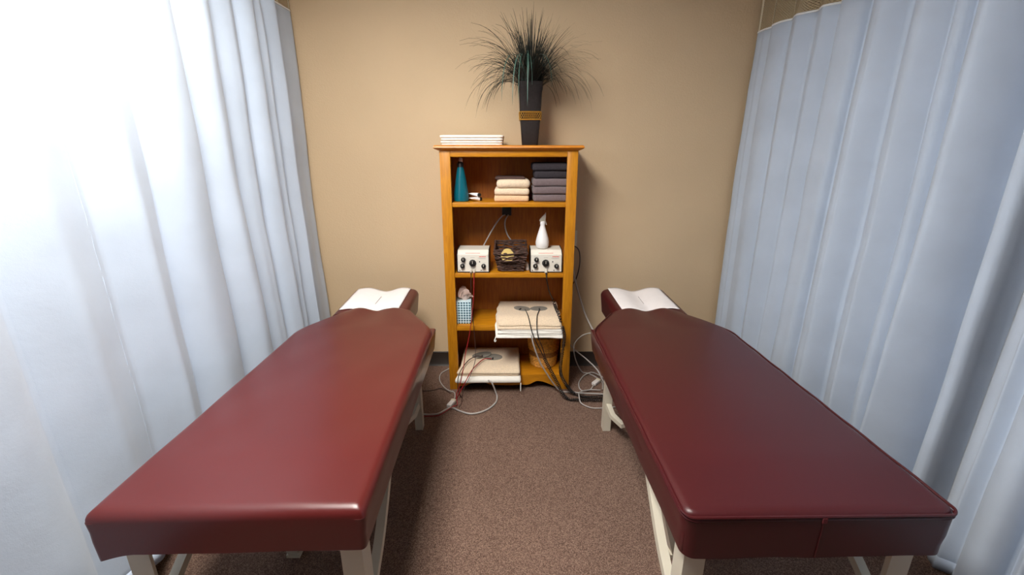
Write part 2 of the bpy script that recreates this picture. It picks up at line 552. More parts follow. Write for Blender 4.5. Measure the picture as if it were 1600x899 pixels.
# ------------------------------------------------------------------ curtains
def curtain(label, path, folds, zb, zh, zt, inward, seed, lean=.35, seam=None, power=2.0):
    """path: plan polyline, folds: [(s0, s1, depth)], inward: side of the path the folds bulge to"""
    pts = catmull([(p[0], p[1], 0) for p in path], 24)
    cum = [0]
    for a, b in zip(pts, pts[1:]):
        cum.append(cum[-1] + (b - a).length)
    S = cum[-1]
    def at(s):
        s = min(max(s, 0), S - 1e-6)
        for i in range(len(cum) - 1):
            if cum[i + 1] >= s:
                f = (s - cum[i]) / max(cum[i + 1] - cum[i], 1e-9)
                d = (pts[i + 1] - pts[i]).normalized()
                return pts[i].lerp(pts[i + 1], f), d
    def place(s, z, flat=1.0):
        fi = None
        for i, (a, b, A) in enumerate(folds):
            if a <= s <= b:
                fi = i
                break
        if fi is None:
            p, d = at(s)
            along, outw, i, L, t = s, 0, 0, .1, 0
        else:
            a, b, A = folds[fi]
            L = b - a
            t = (s - a) / L
            ln = lean * (1 if (fi * 7 + seed) % 3 else -.6)
            zz = 1 - (z - zb) / (zt - zb)
            along = a + L * (t + ln * math.sin(2 * PI * t) / (2 * PI) * (1.1 + .3 * math.sin(2.1 * z + fi)))
            outw = A * (1 - abs(2 * t - 1) ** power) * (.78 + .4 * zz) * flat
            outw += .004 * math.sin(2 * PI * t * 2 + fi) * zz
            p, d = at(along + .012 * math.sin(1.7 * z + fi * 1.3) * zz * math.sin(PI * t))
        nrm = Vector((-d.y, d.x, 0)) * inward
        w = noise.noise(Vector((s * 3.1, z * 1.3, seed * 3.7))) * .016 + noise.noise(Vector((s * 9, z * 4.2, seed))) * .004
        q = p + nrm * (outw + w)
        return Vector((q.x, q.y, z))
    lo, hi = folds[0][0], folds[-1][1]
    N = int((hi - lo) / .0075)
    ss = [lo + (hi - lo) * i / N for i in range(N + 1)]
    base, _ = at((lo + hi) / 2)
    t = thing('privacy_curtain', (base.x, base.y, zb), label, 'curtain')
    def sheet(name, z0, z1, rows, m, flat=1.0, off=0.0, thick=.0016, smin=None, smax=None):
        b2 = bmesh.new()
        uvl = b2.loops.layers.uv.new('UVMap')
        sub = [s for s in ss if (smin is None or s >= smin) and (smax is None or s <= smax)]
        grid = []
        for r in range(rows + 1):
            z = z0 + (z1 - z0) * r / rows
            row = []
            for s in sub:
                p = place(s, z, flat)
                if off:
                    _, d = at(s)
                    p = p + Vector((-d.y, d.x, 0)) * inward * off
                row.append(b2.verts.new(p))
            grid.append(row)
        for r in range(rows):
            for i in range(len(sub) - 1):
                f = b2.faces.new((grid[r][i], grid[r][i + 1], grid[r + 1][i + 1], grid[r + 1][i]))
                for lp, (rr, ii) in zip(f.loops, ((r, i), (r, i + 1), (r + 1, i + 1), (r + 1, i))):
                    lp[uvl].uv = (sub[ii], z0 + (z1 - z0) * rr / rows)
        o = emit(name, b2, m, t, sharp=3)
        if thick:
            md = o.modifiers.new('thickness', 'SOLIDIFY')
            md.thickness = thick
            md.offset = 0
        return o
    sheet('fabric_panel', zb, zh, 30, M_curt)
    sheet('mesh_header', zh, zt, 4, M_net, thick=0)
    sheet('top_binding', zh - .004, zh + .005, 1, M_curt_edge, off=.0015, thick=.003)
    sheet('bottom_hem', zb, zb + .05, 2, M_curt, off=.0005, thick=.004)
    for a, b in ((lo, lo + .018), (lo + .12, lo + .138), (lo + .26, lo + .278)):
        sheet('mesh_binding', zh, zt, 4, M_hemband, off=.001, thick=.002, smin=a, smax=b)
    if seam:
        b2 = bmesh.new()
        line = []
        K = 120
        for k in range(K + 1):
            z = zb + (zh - zb) * k / K
            p = place(seam + .003 * noise.noise(Vector((z * 30, 1, seed))), z)
            _, d = at(seam)
            line.append(p + Vector((-d.y, d.x, 0)) * inward * (.0 + .004 * noise.noise(Vector((z * 45, 3, 3)))))
        add_tube(b2, line, .0022, 6)
        emit('seam', b2, M_curt, t)
    # the rail it slides on
    b3 = bmesh.new()
    add_bar(b3, [(p.x, p.y, CEIL - .012) for p in pts], .022)
    emit('curtain_track', b3, M_alum, None, TRACK[0], 'curtain track')

TRACK = ['aluminium ceiling track above the whitish curtain beside the left-hand table']
def fl(bounds, amps):
    return [(a, b, A) for a, b, A in zip(bounds, bounds[1:], amps)]

# left curtain, running along the left table
ys = [2.77, 2.58, 2.44, 2.32, 2.20, 2.04, 1.79, 1.53, 1.29, .99, .70, .42, .1, -.3]
TRACK[0] = 'aluminium ceiling track over the curtain lit almost white'
curtain('pale blue privacy curtain lit almost white, with a puckered vertical seam', [(-1.225, 2.77), (-1.23, 2.0), (-1.23, 1.2), (-1.22, .5), (-1.2, -.3)],
        fl([2.77 - y for y in ys], [.008, .055, .035, .06, .04, .075, .075, .06, .045, .07, .06, .05, .05]), .12, 2.165, CEIL - .02, 1, 3, seam=1.50)
# right curtain (far panel), from the back wall towards the camera
tb = [0, .115, .255, .40, .52, .665, .85, 1.01, 1.075, 1.25, 1.33, 1.40, 1.54]
TRACK[0] = 'aluminium ceiling track starting at the beige wall over blue-grey pleats'
curtain('blue-grey privacy curtain of straight pleats starting at the beige wall', [(1.365, 2.77), (1.47, 2.25), (1.585, 1.7), (1.66, 1.2)],
        fl([t * 1.02 for t in tb], [.008, .035, .05, .045, .05, .085, .075, .045, .12, -.08, .10, -.09]), .05, 2.06, CEIL - .02, -1, 5, lean=.5, power=2.6)
# right curtain (near panel)
nb = [0, .10, .22, .33, .46, .60, .74, .9, 1.1, 1.3, 1.5]
TRACK[0] = 'aluminium ceiling track over the separate gathered curtain panel'
curtain('separate gathered pale blue curtain panel next to the straight-pleated curtain', [(1.535, 1.27), (1.575, .9), (1.56, .3), (1.5, -.2)],
        fl(nb, [.035, .075, .07, .08, .08, .07, .07, .06, .06, .05]), .012, 2.06, CEIL - .02, -1, 8, lean=.5, power=2.4)

# ------------------------------------------------------------------ treatment tables
def treatment_table(sx, xc, label, vin, r, piped, near_corner, zb, zt, rot):
    y0, y1 = .825, 2.205
    hw = .325
    t = thing('treatment_table', (xc, 1.45, 0), label, 'treatment table')
    t.rotation_euler.z = rot
    def half(y):
        w = hw
        if y > 1.90:
            q = (y - 1.90) / (y1 - 1.90)
            w = hw - .150 * (.5 * q ** 1.6 + .5 * q * q * (3 - 2 * q) if q < 1 else 1)
        if near_corner and y - y0 < near_corner:
            q = near_corner - (y - y0)
            w -= near_corner - math.sqrt(max(0, near_corner ** 2 - q * q))
        return w
    def top(a, y):
        z = zt + .010 * (1 - a * a) * min(1, (y - y0) / .2)
        if y > 1.95:
            q = (y - 1.95) / (y1 - 1.95)
            z += q * (.014 * math.exp(-((abs(a) - .52) / .3) ** 2) - .008 * math.exp(-(a / .25) ** 2))
        return z
    NX, NY = 44, 74
    As = [math.sin(PI / 2 * (-1 + 2 * i / NX)) for i in range(NX + 1)]
    Ys = [y0 + (y1 - y0) * (.5 - .5 * math.cos(PI * j / NY)) for j in range(NY + 1)]
    bm = bmesh.new()
    g = []
    for y in Ys:
        w = half(y)
        row = []
        for a in As:
            dx, dy = w * (1 - abs(a)), min(y - y0, y1 - y)
            ex, ey = max(0, r - dx), max(0, r - dy)
            q = min(r, math.hypot(ex, ey)) if piped else min(r, max(ex, ey) * .8 + .2 * math.hypot(ex, ey))
            z = top(a, y) - (r - math.sqrt(max(0, r * r - q * q)))
            if not piped:
                z += .0025 * noise.noise(Vector((a * 2.5, y * 5, 2))) * min(1, (y - y0) / .1 + .3)
            row.append(bm.verts.new((xc + a * w, y, z)))
        g.append(row)
    for j in range(NY):
        for i in range(NX):
            bm.faces.new((g[j][i], g[j][i + 1], g[j + 1][i + 1], g[j + 1][i]))
    loop = g[0][:] + [g[j][-1] for j in range(1, NY + 1)] + g[-1][:-1][::-1] + [g[j][0] for j in range(NY - 1, 0, -1)]
    prev = loop
    c = Vector((xc, 1.5, 0))
    for k in range(1, 5):
        f = k / 4
        ring = []
        for v in loop:
            d = Vector((v.co.x - xc, 0, 0))
            wob = .004 * noise.noise(Vector((v.co.x * 6, v.co.y * 6, f * 3)))
            nx = v.co.x + (.0 if abs(d.x) < 1e-6 else math.copysign(1, d.x)) * (wob - .006 * f) * (1 if abs(d.x) > .1 else 0)
            ny = v.co.y
            zz = v.co.z + (zb - v.co.z) * f + (0.003 * noise.noise(Vector((v.co.x * 9, v.co.y * 9, 1))) if k == 4 else 0)
            if not piped and v.co.y < y0 + .09 and d.x < -hw + .09:      # loose corner of the cover
                zz -= .022 * f * (1 - (v.co.y - y0) / .09) * min(1, (-d.x - hw + .09) / .09) ** 1.5
            ring.append(bm.verts.new((nx, ny, zz)))
        n = len(loop)
        for i in range(n):
            bm.faces.new((prev[i], ring[i], ring[(i + 1) % n], prev[(i + 1) % n]))
        prev = ring
    bm.faces.new(prev)
    cu = emit('cushion', bm, vin, t, sharp=1.2)
    if piped:
        edge = []
        zz = zt - .007
        rc = near_corner
        path = [(xc - half(y) - .001, y) for y in [2.18 - k * .03 for k in range(44)] if y > y0 + rc]
        for k in range(9):
            a = PI + PI / 2 * k / 8
            path.append((xc - hw + rc + math.cos(a) * (rc + .001), y0 + rc + math.sin(a) * (rc + .001)))
        for k in range(9):
            a = 1.5 * PI + PI / 2 * k / 8
            path.append((xc + hw - rc + math.cos(a) * (rc + .001), y0 + rc + math.sin(a) * (rc + .001)))
        path += [(xc + half(y) + .001, y) for y in [y0 + rc + .03 + k * .03 for k in range(43)] if y < 2.18]
        for dz, nm in ((0.0, 'piping'), (-.009, 'seam_line')):
            b2 = bmesh.new()
            add_tube(b2, [(p[0], p[1], zz + dz + .001 * math.sin(i)) for i, p in enumerate(path)], .0036 if nm == 'piping' else .0022, 6)
            emit(nm, b2, vin, cu)
        b2 = bmesh.new()
        sxx = xc + .0
        add_tube(b2, [(sxx, y0 + .012, zt - .003), (sxx, y0 - .001, zt - .014), (sxx + .001, y0 - .001, zt - .05), (sxx, y0 - .001, zb)], .0018, 6)
        emit('cover_seam', b2, vin, cu)
        b2 = bmesh.new()
        for k in range(4):
            add_box(b2, sxx - .006 + k * .003, sxx - .0045 + k * .003, y0 - .006, y0 - .003, zt - .022, zt - .008)
        emit('stitching', b2, M_stitch, cu)
    # rectangular base board wrapped in the same vinyl; its far corners show past the narrowing cushion
    b2 = boxes((xc - hw + .006, xc + hw - .006, y0 + .012, 1.985, .493, .590), bev=.008)
    for v in b2.verts:                       # pointed, slightly turned-up far corners
        if v.co.y > 1.95 and v.co.z > .55:
            v.co.z += .012
            v.co.x += math.copysign(.010, v.co.x - xc)
            v.co.y += .01
    emit('base_board', b2, vin, t)
    # under frame
    b2 = bmesh.new()
    for s in (-1, 1):
        add_box(b2, xc + s * .25 - .018, xc + s * .25 + .018, .88, 2.12, .455, .495)
    for y in (.88, 1.45, 2.09):
        add_box(b2, xc - .25, xc + .25, y, y + .035, .457, .494)
    emit('under_frame', b2, M_cream, t)
    # legs: angle iron
    for s in (-1, 1):
        lx = xc + s * .268
        b2 = bmesh.new()
        poly = [(lx + s * .025, .868), (lx + s * .025, .926), (lx + s * .019, .926), (lx + s * .019, .876), (lx - s * .03, .876), (lx - s * .03, .868)]
        add_prism(b2, poly, 'z', 0, .497)
        emit('leg', b2, M_cream, t)
        fx = xc + s * .205
        b2 = bmesh.new()
        poly = [(fx + s * .02, 2.03), (fx + s * .02, 2.075), (fx + s * .014, 2.075), (fx + s * .014, 2.037), (fx - s * .02, 2.037), (fx - s * .02, 2.03)]
        add_prism(b2, poly, 'z', 0, .497)
        emit('leg', b2, M_cream, t)
        # bent braces from the near legs up to the frame
        b2 = bmesh.new()
        add_bar(b2, catmull([(lx + s * .012, .885, .20), (lx + s * .012, .96, .262), (lx + s * .012, 1.03, .305), (lx + s * .010, 1.10, .355), (lx + s * .004, 1.20, .425), (lx - s * .005, 1.29, .49)], 6), .026)
        emit('brace', b2, M_cream, t)
        b2 = bmesh.new()
        add_bar(b2, [(xc + s * .245, 1.262, .47), (xc + s * .118, 1.278, .012)], .034)
        add_box(b2, xc + s * .118 - .024, xc + s * .118 + .024, 1.258, 1.298, 0, .014)
        emit('middle_leg', b2, M_cream, t)
    b2 = bmesh.new()
    f = .205
    add_bar(b2, [(xc - f, 2.04, .155), (xc - f + .012, 1.98, .125), (xc - f + .05, 1.93, .105), (xc - f + .10, 1.93, .125), (xc + f - .10, 1.93, .125), (xc + f - .05, 1.93, .105), (xc + f - .012, 1.98, .125), (xc + f, 2.04, .155)], .026)
    emit('cross_brace', b2, M_cream, t)
    b2 = boxes((xc - .235, xc + .235, .90, .914, .18, .215))
    emit('cross_bar', b2, M_cream, t)
    # head piece
    hx = xc + HEAD_DX[sx]
    hw2, a0, a1 = .193, 2.16, 2.575
    hz = .612
    def htop(a, y):
        q = (y - a0) / (a1 - a0)
        return hz + .012 * math.exp(-((abs(a) - .55) / .34) ** 2) - .012 * math.exp(-(a / .3) ** 2) + .012 * q
    bm = bmesh.new()
    n1, n2, rr = 30, 26, .03
    g = []
    for j in range(n2 + 1):
        y = a0 + (a1 - a0) * (.5 - .5 * math.cos(PI * j / n2))
        w = hw2 - (.03 - math.sqrt(max(0, .03 ** 2 - max(0, .03 - (a1 - y)) ** 2)))
        row = []
        for i in range(n1 + 1):
            a = math.sin(PI / 2 * (-1 + 2 * i / n1))
            ex, ey = max(0, rr - w * (1 - abs(a))), max(0, rr - (a1 - y))
            q = min(rr, math.hypot(ex, ey))
            row.append(bm.verts.new((hx + a * w, y, htop(a, y) - (rr - math.sqrt(max(0, rr * rr - q * q))))))
        g.append(row)
    for j in range(n2):
        for i in range(n1):
            bm.faces.new((g[j][i], g[j][i + 1], g[j + 1][i + 1], g[j + 1][i]))
    loop = g[0][:] + [g[j][-1] for j in range(1, n2 + 1)] + g[-1][:-1][::-1] + [g[j][0] for j in range(n2 - 1, 0, -1)]
    ring = [bm.verts.new((v.co.x + (hx - v.co.x) * .05, v.co.y - .01 * (v.co.y > 2.4), .492)) for v in loop]
    n = len(loop)
    for i in range(n):
        bm.faces.new((loop[i], ring[i], ring[(i + 1) % n], loop[(i + 1) % n]))
    bm.faces.new(ring)
    emit('head_cushion', bm, vin, t, sharp=1.2)
    b2 = boxes((hx - .14, hx - .11, 2.0, 2.5, .468, .495), (hx + .11, hx + .14, 2.0, 2.5, .468, .495), (hx - .15, hx + .15, 2.3, 2.34, .47, .494))
    emit('head_bracket', b2, M_cream, t)
    # paper sheet on the head piece
    px0, px1 = hx + PAPER[sx][0], hx + PAPER[sx][1]
    b3 = bmesh.new()
    g = []
    for j in range(15):
        y = 2.2075 + (2.552 - 2.2075) * j / 14
        row = []
        for i in range(25):
            x = px0 + (px1 - px0) * i / 24
            a = (x - hx) / hw2
            row.append(b3.verts.new((x, y, htop(a, y) + .003 + .0015 * noise.noise(Vector((x * 14, y * 10, sx))) + .001)))
        g.append(row)
    for j in range(14):
        for i in range(24):
            b3.faces.new((g[j][i], g[j][i + 1], g[j + 1][i + 1], g[j + 1][i]))
    pt = thing('paper_sheet', ((px0 + px1) / 2, 2.37, .60), 'white paper face sheet on the ' + ('table next to the almost white curtain' if sx < 0 else 'piped table next to the blue-grey curtain'), 'paper sheet')
    po = emit('sheet', b3, M_paper, pt, sharp=3)
    md = po.modifiers.new('thickness', 'SOLIDIFY')
    md.thickness = .0012
    md.offset = 1
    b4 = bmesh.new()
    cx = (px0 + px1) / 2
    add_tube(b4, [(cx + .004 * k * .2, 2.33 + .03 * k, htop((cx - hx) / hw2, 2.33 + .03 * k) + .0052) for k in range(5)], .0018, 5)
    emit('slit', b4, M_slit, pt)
    d = pt.location - t.location
    pt.location = t.location + Vector((d.x * math.cos(rot) - d.y * math.sin(rot), d.x * math.sin(rot) + d.y * math.cos(rot), d.z))
    pt.rotation_euler.z = rot
    return t

HEAD_DX = {-1: -.046, 1: .030}
PAPER = {-1: (-.165, .148), 1: (-.153, .157)}
treatment_table(-1, -.687, 'maroon vinyl treatment table without piping, next to the almost white curtain', M_vinyl, .027, False, .012, .503, .622, .024)
treatment_table(1, .717, 'maroon vinyl treatment table with piped edge, next to blue-grey pleated curtain', M_vinyl2, .022, True, .03, .490, .618, .015)

# ------------------------------------------------------------------ bookcase
BX0, BX1 = -.388, .354
YF, YB = 2.46, 2.775
bc = thing('bookcase', ((BX0 + BX1) / 2, (YF + YB) / 2, 0), 'honey pine bookcase with open shelves standing against the beige wall', 'bookcase')
SI = .057
for a, b in ((BX0, BX0 + SI), (BX1 - SI, BX1)):
    emit('stile', boxes((a, b, YF, YF + .022, 0, 1.432), bev=.002), M_pine_v, bc)
for a, b in ((BX0 + .004, BX0 + .024), (BX1 - .024, BX1 - .004)):
    emit('side_panel', boxes((a, b, YF + .022, YB, 0, 1.432)), M_pine_v, bc)
emit('back_panel', boxes((BX0 + .024, BX1 - .024, YB - .012, YB, .04, 1.432)), M_back, bc)
emit('top_rail', boxes((BX0 + SI, BX1 - SI, YF + .001, YF + .021, 1.398, 1.432), bev=.002), M_pine_h, bc)
# crown board with a moulded edge
bm = bmesh.new()
prof = [(0, 1.430), (.004, 1.430), (.012, 1.434), (.022, 1.438), (.028, 1.444), (.026, 1.452), (.020, 1.457), (0, 1.457)]
loops = []
for o_, z in prof[1:-1]:
    loops.append([bm.verts.new(p) for p in ((BX0 - o_, YF - o_, z), (BX1 + o_, YF - o_, z), (BX1 + o_, YB, z), (BX0 - o_, YB, z))])
for A, B in zip(loops, loops[1:]):
    for i in range(4):
        bm.faces.new((A[i], A[(i + 1) % 4], B[(i + 1) % 4], B[i]))
bm.faces.new(loops[0][::-1])
bm.faces.new(loops[-1])
emit('crown_board', bm, M_pine_top, bc, sharp=.9)
SH = [1.155, .752, .426, .101]
for z, th in zip(SH, (.024, .026, .032, .03)):
    emit('shelf', boxes((BX0 + .024, BX1 - .024, YF + .022, YB - .012, z - th, z), bev=.0015), M_pine_h, bc)
    if z > .2:
        emit('shelf_lip', boxes((BX0 + SI, BX1 - SI, YF + .006, YF + .0225, z - th, z), bev=.002), M_pine_h, bc)
# scalloped apron
ax0, ax1 = BX0 + SI, BX1 - SI
W = ax1 - ax0
low = []
for k in range(61):
    f = k / 60
    m = min(f, 1 - f)
    if m < .06: z = .022 + .0 * m
    elif m < .22: z = .022 + .036 * math.sin((m - .06) / .16 * PI / 2)
    elif m < .32: z = .058 - .026 * (.5 - .5 * math.cos((m - .22) / .10 * PI))
    else: z = .032 - .004 * math.sin((m - .32) / .18 * PI / 2)
    low.append((ax0 + W * f, z))
bm = bmesh.new()
A = [bm.verts.new((x, YF + .002, z)) for x, z in low]
B = [bm.verts.new((x, YF + .002, .101)) for x, z in low]
for i in range(60):
    bm.faces.new((A[i], A[i + 1], B[i + 1], B[i]))
ext = bmesh.ops.extrude_face_region(bm, geom=bm.faces[:])
for v in [e for e in ext['geom'] if isinstance(e, bmesh.types.BMVert)]:
    v.co.y += .019
emit('apron', bm, M_pine_h, bc)
emit('cable_hole_dark', boxes((-.062, -.004, YB - .018, YB - .0115, 1.045, 1.103), bev=.002), M_black, bc)  # flat black plate standing in for the dark cable cut-out in the back

# ------------------------------------------------------------------ on top: folded white sheets, vase with grass
def folded(name, x0, x1, y0, y1, z0, z1, m, label, cat, group=None, r=None, wob=.004, seed=0, fn=None, cuts=(18, 14, 4), creases=1):
    """a folded cloth: a soft slab whose front shows the fold lines between its layers"""
    h = z1 - z0
    t = thing(name, ((x0 + x1) / 2, (y0 + y1) / 2, z0), label, cat, group)
    n = creases + 1
    for k in range(n):
        a, b = z0 + h * k / n, z0 + h * (k + 1) / n
        ins = .004 * ((k * 5 + seed) % 3)
        rr = min((b - a) * .49, r or .02)
        bm = soft_box(x0 + ins, x1 - ins * .6, y0 + ins * .7, y1, a - (.001 if k else 0), b, rr, cuts, wob, seed + k * 2.3, fn)
        emit('fold_layer', bm, m, t, sharp=3)
    return t

zc = 1.457
folded('folded_sheet', -.385, -.050, 2.50, 2.74, zc, zc + .024, M_white_cloth, 'folded white sheet lying flat on the bookcase top, lower of two', 'folded sheet', 'folded sheets on the bookcase', wob=.003, seed=1)
folded('folded_sheet', -.388, -.045, 2.495, 2.74, zc + .024, zc + .054, M_white_cloth, 'folded white sheet on the bookcase top, upper of two', 'folded sheet', 'folded sheets on the bookcase', wob=.003, seed=4)

vx, vy = .100, 2.61
va = thing('vase_with_grass', (vx, vy, zc), 'dark tapered vase of arching artificial grass on the bookcase', 'potted plant')
bm = bmesh.new()
add_lathe(bm, [(.042, 0), (.044, .004), (.050, .08), (.0565, .155), (.060, .235), (.062, .275), (.065, .288), (.067, .322), (.064, .326), (.058, .322), (.055, .28)], (vx, vy, zc), 40, 7)
vo = emit('vase', bm, M_vase, va)
bm = bmesh.new()
zb0, zb1 = zc + .134, zc + .174
def vr(z):
    return .0562 + (z - zc - .155) * .045
per = 20
for fz in (zb0, zb1):
    pts = []
    for k in range(40):
        a = 2 * PI * k / 40
        x, y = math.cos(a), math.sin(a)
        q = (abs(x) ** 7 + abs(y) ** 7) ** (-1 / 7)
        pts.append((vx + x * q * (vr(fz) + .003), vy + y * q * (vr(fz) + .003), fz))
    add_tube(bm, pts, .0028, 6, closed=True)
for k in range(40):
    for dr in (-1, 1):
        pts = []
        for j in range(5):
            a = 2 * PI * (k + dr * j * .5) / 40
            x, y = math.cos(a), math.sin(a)
            q = (abs(x) ** 7 + abs(y) ** 7) ** (-1 / 7)
            z = zb0 + (zb1 - zb0) * j / 4
            pts.append((vx + x * q * (vr(z) + .003 + .001 * dr), vy + y * q * (vr(z) + .003 + .001 * dr), z))
        add_tube(bm, pts, .0017, 4)
emit('gold_lattice_band', bm, M_gold, vo)
emit('soil', boxes((vx - .05, vx + .05, vy - .05, vy + .05, zc + .27, zc + .300)), M_black, va)

def blade(bm, p0, az, elev, length, droop, w, n=9):
    d = Vector((math.cos(az) * math.cos(elev), math.sin(az) * math.cos(elev), math.sin(elev)))
    side = Vector((-math.sin(az), math.cos(az), 0))
    if R.random() < .6:
        side = (side + Vector((R.uniform(-1, 1), R.uniform(-1, 1), 0)) * .8).normalized()
    p = Vector(p0)
    prev = None
    for i in range(n + 1):
        f = i / n
        ww = w * (1 - f) ** .6 * .5 + .0003
        q = p.copy()
        q.y = min(q.y, 2.785)
        a, b = bm.verts.new(q - side * ww), bm.verts.new(q + side * ww + Vector((0, 0, .0006)))
        if prev:
            bm.faces.new((prev[0], prev[1], b, a))
        prev = (a, b)
        p = p + d * (length / n)
        d = (d + Vector((0, 0, -droop / n)) * (.4 + 1.2 * f)).normalized()
bm = bmesh.new()
for k in range(560):
    az = R.uniform(0, 2 * PI)
    u = R.random()
    el = math.radians(89 - 56 * u ** .75)
    if abs(math.sin(az)) > .75: el = max(el, math.radians(50))
    ln = R.uniform(.26, .46) * (1.0 if u > .35 else .86)
    dr = R.uniform(.2, .9) + 3.6 * u * R.random() ** .4
    rr = R.uniform(0, .045)
    blade(bm, (vx + math.cos(az) * rr, vy + math.sin(az) * rr, zc + .29), az, el, ln, dr, R.uniform(.0026, .005))
go = emit('grass_blades', bm, M_grass, va, kind='stuff', sharp=3)
for az, el, ln, dr in ((-1.9, 60, .36, 6.5), (-1.75, 66, .34, 7.5), (-1.6, 62, .36, 7.0), (-2.1, 64, .34, 6.8), (-1.35, 72, .26, 6.5), (-2.4, 60, .34, 6.0), (-1.0, 68, .28, 6.0), (-1.5, 76, .25, 6)):
    bm = bmesh.new()
    blade(bm, (vx - .025 + R.uniform(-.02, .02), vy - .045, zc + .315), az, math.radians(el), ln * 1.4, dr, .009, 12)
    emit('leaf', bm, M_leaf, va, sharp=3)

# ------------------------------------------------------------------ top compartment
z1_ = SH[0]
t = thing('bottle', (-.287, 2.545, z1_), 'teal tapered plastic bottle on the top shelf', 'bottle')
bm = bmesh.new()
add_lathe(bm, [(.036, 0), (.042, .004), (.043, .03), (.039, .06), (.030, .12), (.021, .17), (.0165, .19)], (-.287, 2.545, z1_), 28)
emit('body', bm, M_teal, t)
bm = bmesh.new()
add_lathe(bm, [(.018, .188), (.018, .208), (.013, .214), (.012, .218)], (-.287, 2.545, z1_), 20)
emit('collar', bm, M_black, t)
bm = bmesh.new()
add_lathe(bm, [(.011, .214), (.012, .22), (.010, .234), (.006, .238)], (-.285, 2.545, z1_), 16)
emit('cap', bm, M_tissue, t)
def small_tube(x, y, ang, z, label):
    t = thing('ointment_tube', (x, y, z), label, 'tube')
    c, s = math.cos(ang), math.sin(ang)
    n = 9
    bm = bmesh.new()
    rings = []
    for i in range(n):
        f = i / (n - 1)
        l = -.03 + .06 * f
        rh, rv = .010 + .004 * f, .0105 * (1 - f) ** .6 + .0012
        rings.append([bm.verts.new((x + c * l - s * rh * math.cos(a), y + s * l + c * rh * math.cos(a), z + .012 + rv * math.sin(a) + .006 * f)) for a in [2 * PI * k / 12 for k in range(12)]])
    for A, B in zip(rings, rings[1:]):
        for k in range(12):
            bm.faces.new((A[k], A[(k + 1) % 12], B[(k + 1) % 12], B[k]))
    bm.faces.new(rings[0]); bm.faces.new(rings[-1])
    emit('tube_body', bm, M_frost, t)
    bm = bmesh.new()
    add_disc(bm, (x - c * .036, y - s * .036, z + .012), (-c, -s, 0), .010, .014)
    emit('cap', bm, M_black, t)
small_tube(-.213, 2.545, math.radians(205), z1_, 'small white tube lying beside the teal bottle, lower of two')
small_tube(-.216, 2.560, math.radians(150), z1_ + .0232, 'small white tube beside the teal bottle, lying across another tube')

pg, gg = 'peach towels on the top shelf', 'grey towels on the top shelf'
folded('folded_towel', -.108, .100, 2.50, 2.70, z1_, z1_ + .036, M_peach, 'folded peach towel on the top shelf, bottom of its pile', 'towel', pg, seed=2, creases=0, r=.012)
folded('folded_towel', -.106, .102, 2.498, 2.70, z1_ + .036, z1_ + .074, M_tan, 'folded pale peach towel, middle of its pile on the top shelf', 'towel', pg, seed=5, creases=0, r=.014)
folded('folded_towel', -.096, .106, 2.495, 2.70, z1_ + .074, z1_ + .122, M_tan, 'plump folded pale peach towel under the brown cloth on the top shelf', 'towel', pg, seed=8, creases=0, r=.022)
folded('folded_cloth', -.094, .070, 2.53, 2.68, z1_ + .120, z1_ + .136, M_browncloth, 'thin dark brown cloth lying on the pile of peach towels', 'cloth', seed=9, creases=0, r=.007, wob=.005)
for k, (lab, m) in enumerate((('folded grey towel at the bottom of its pile on the top shelf', M_grey), ('folded grey towel second from the bottom of its pile', M_grey),
                              ('folded grey towel just under the black ones on the top shelf', M_grey), ('folded black towel resting on the grey towels', M_charcoal),
                              ('folded black towel topmost on the grey and black pile', M_charcoal))):
    h = .042
    folded('folded_towel', .112 + .002 * (k % 2), .322, 2.50 + .006 * (k > 2), 2.71, z1_ + k * h, z1_ + (k + 1) * h, m, lab, 'towel', gg, seed=11 + k, creases=0, r=.012)

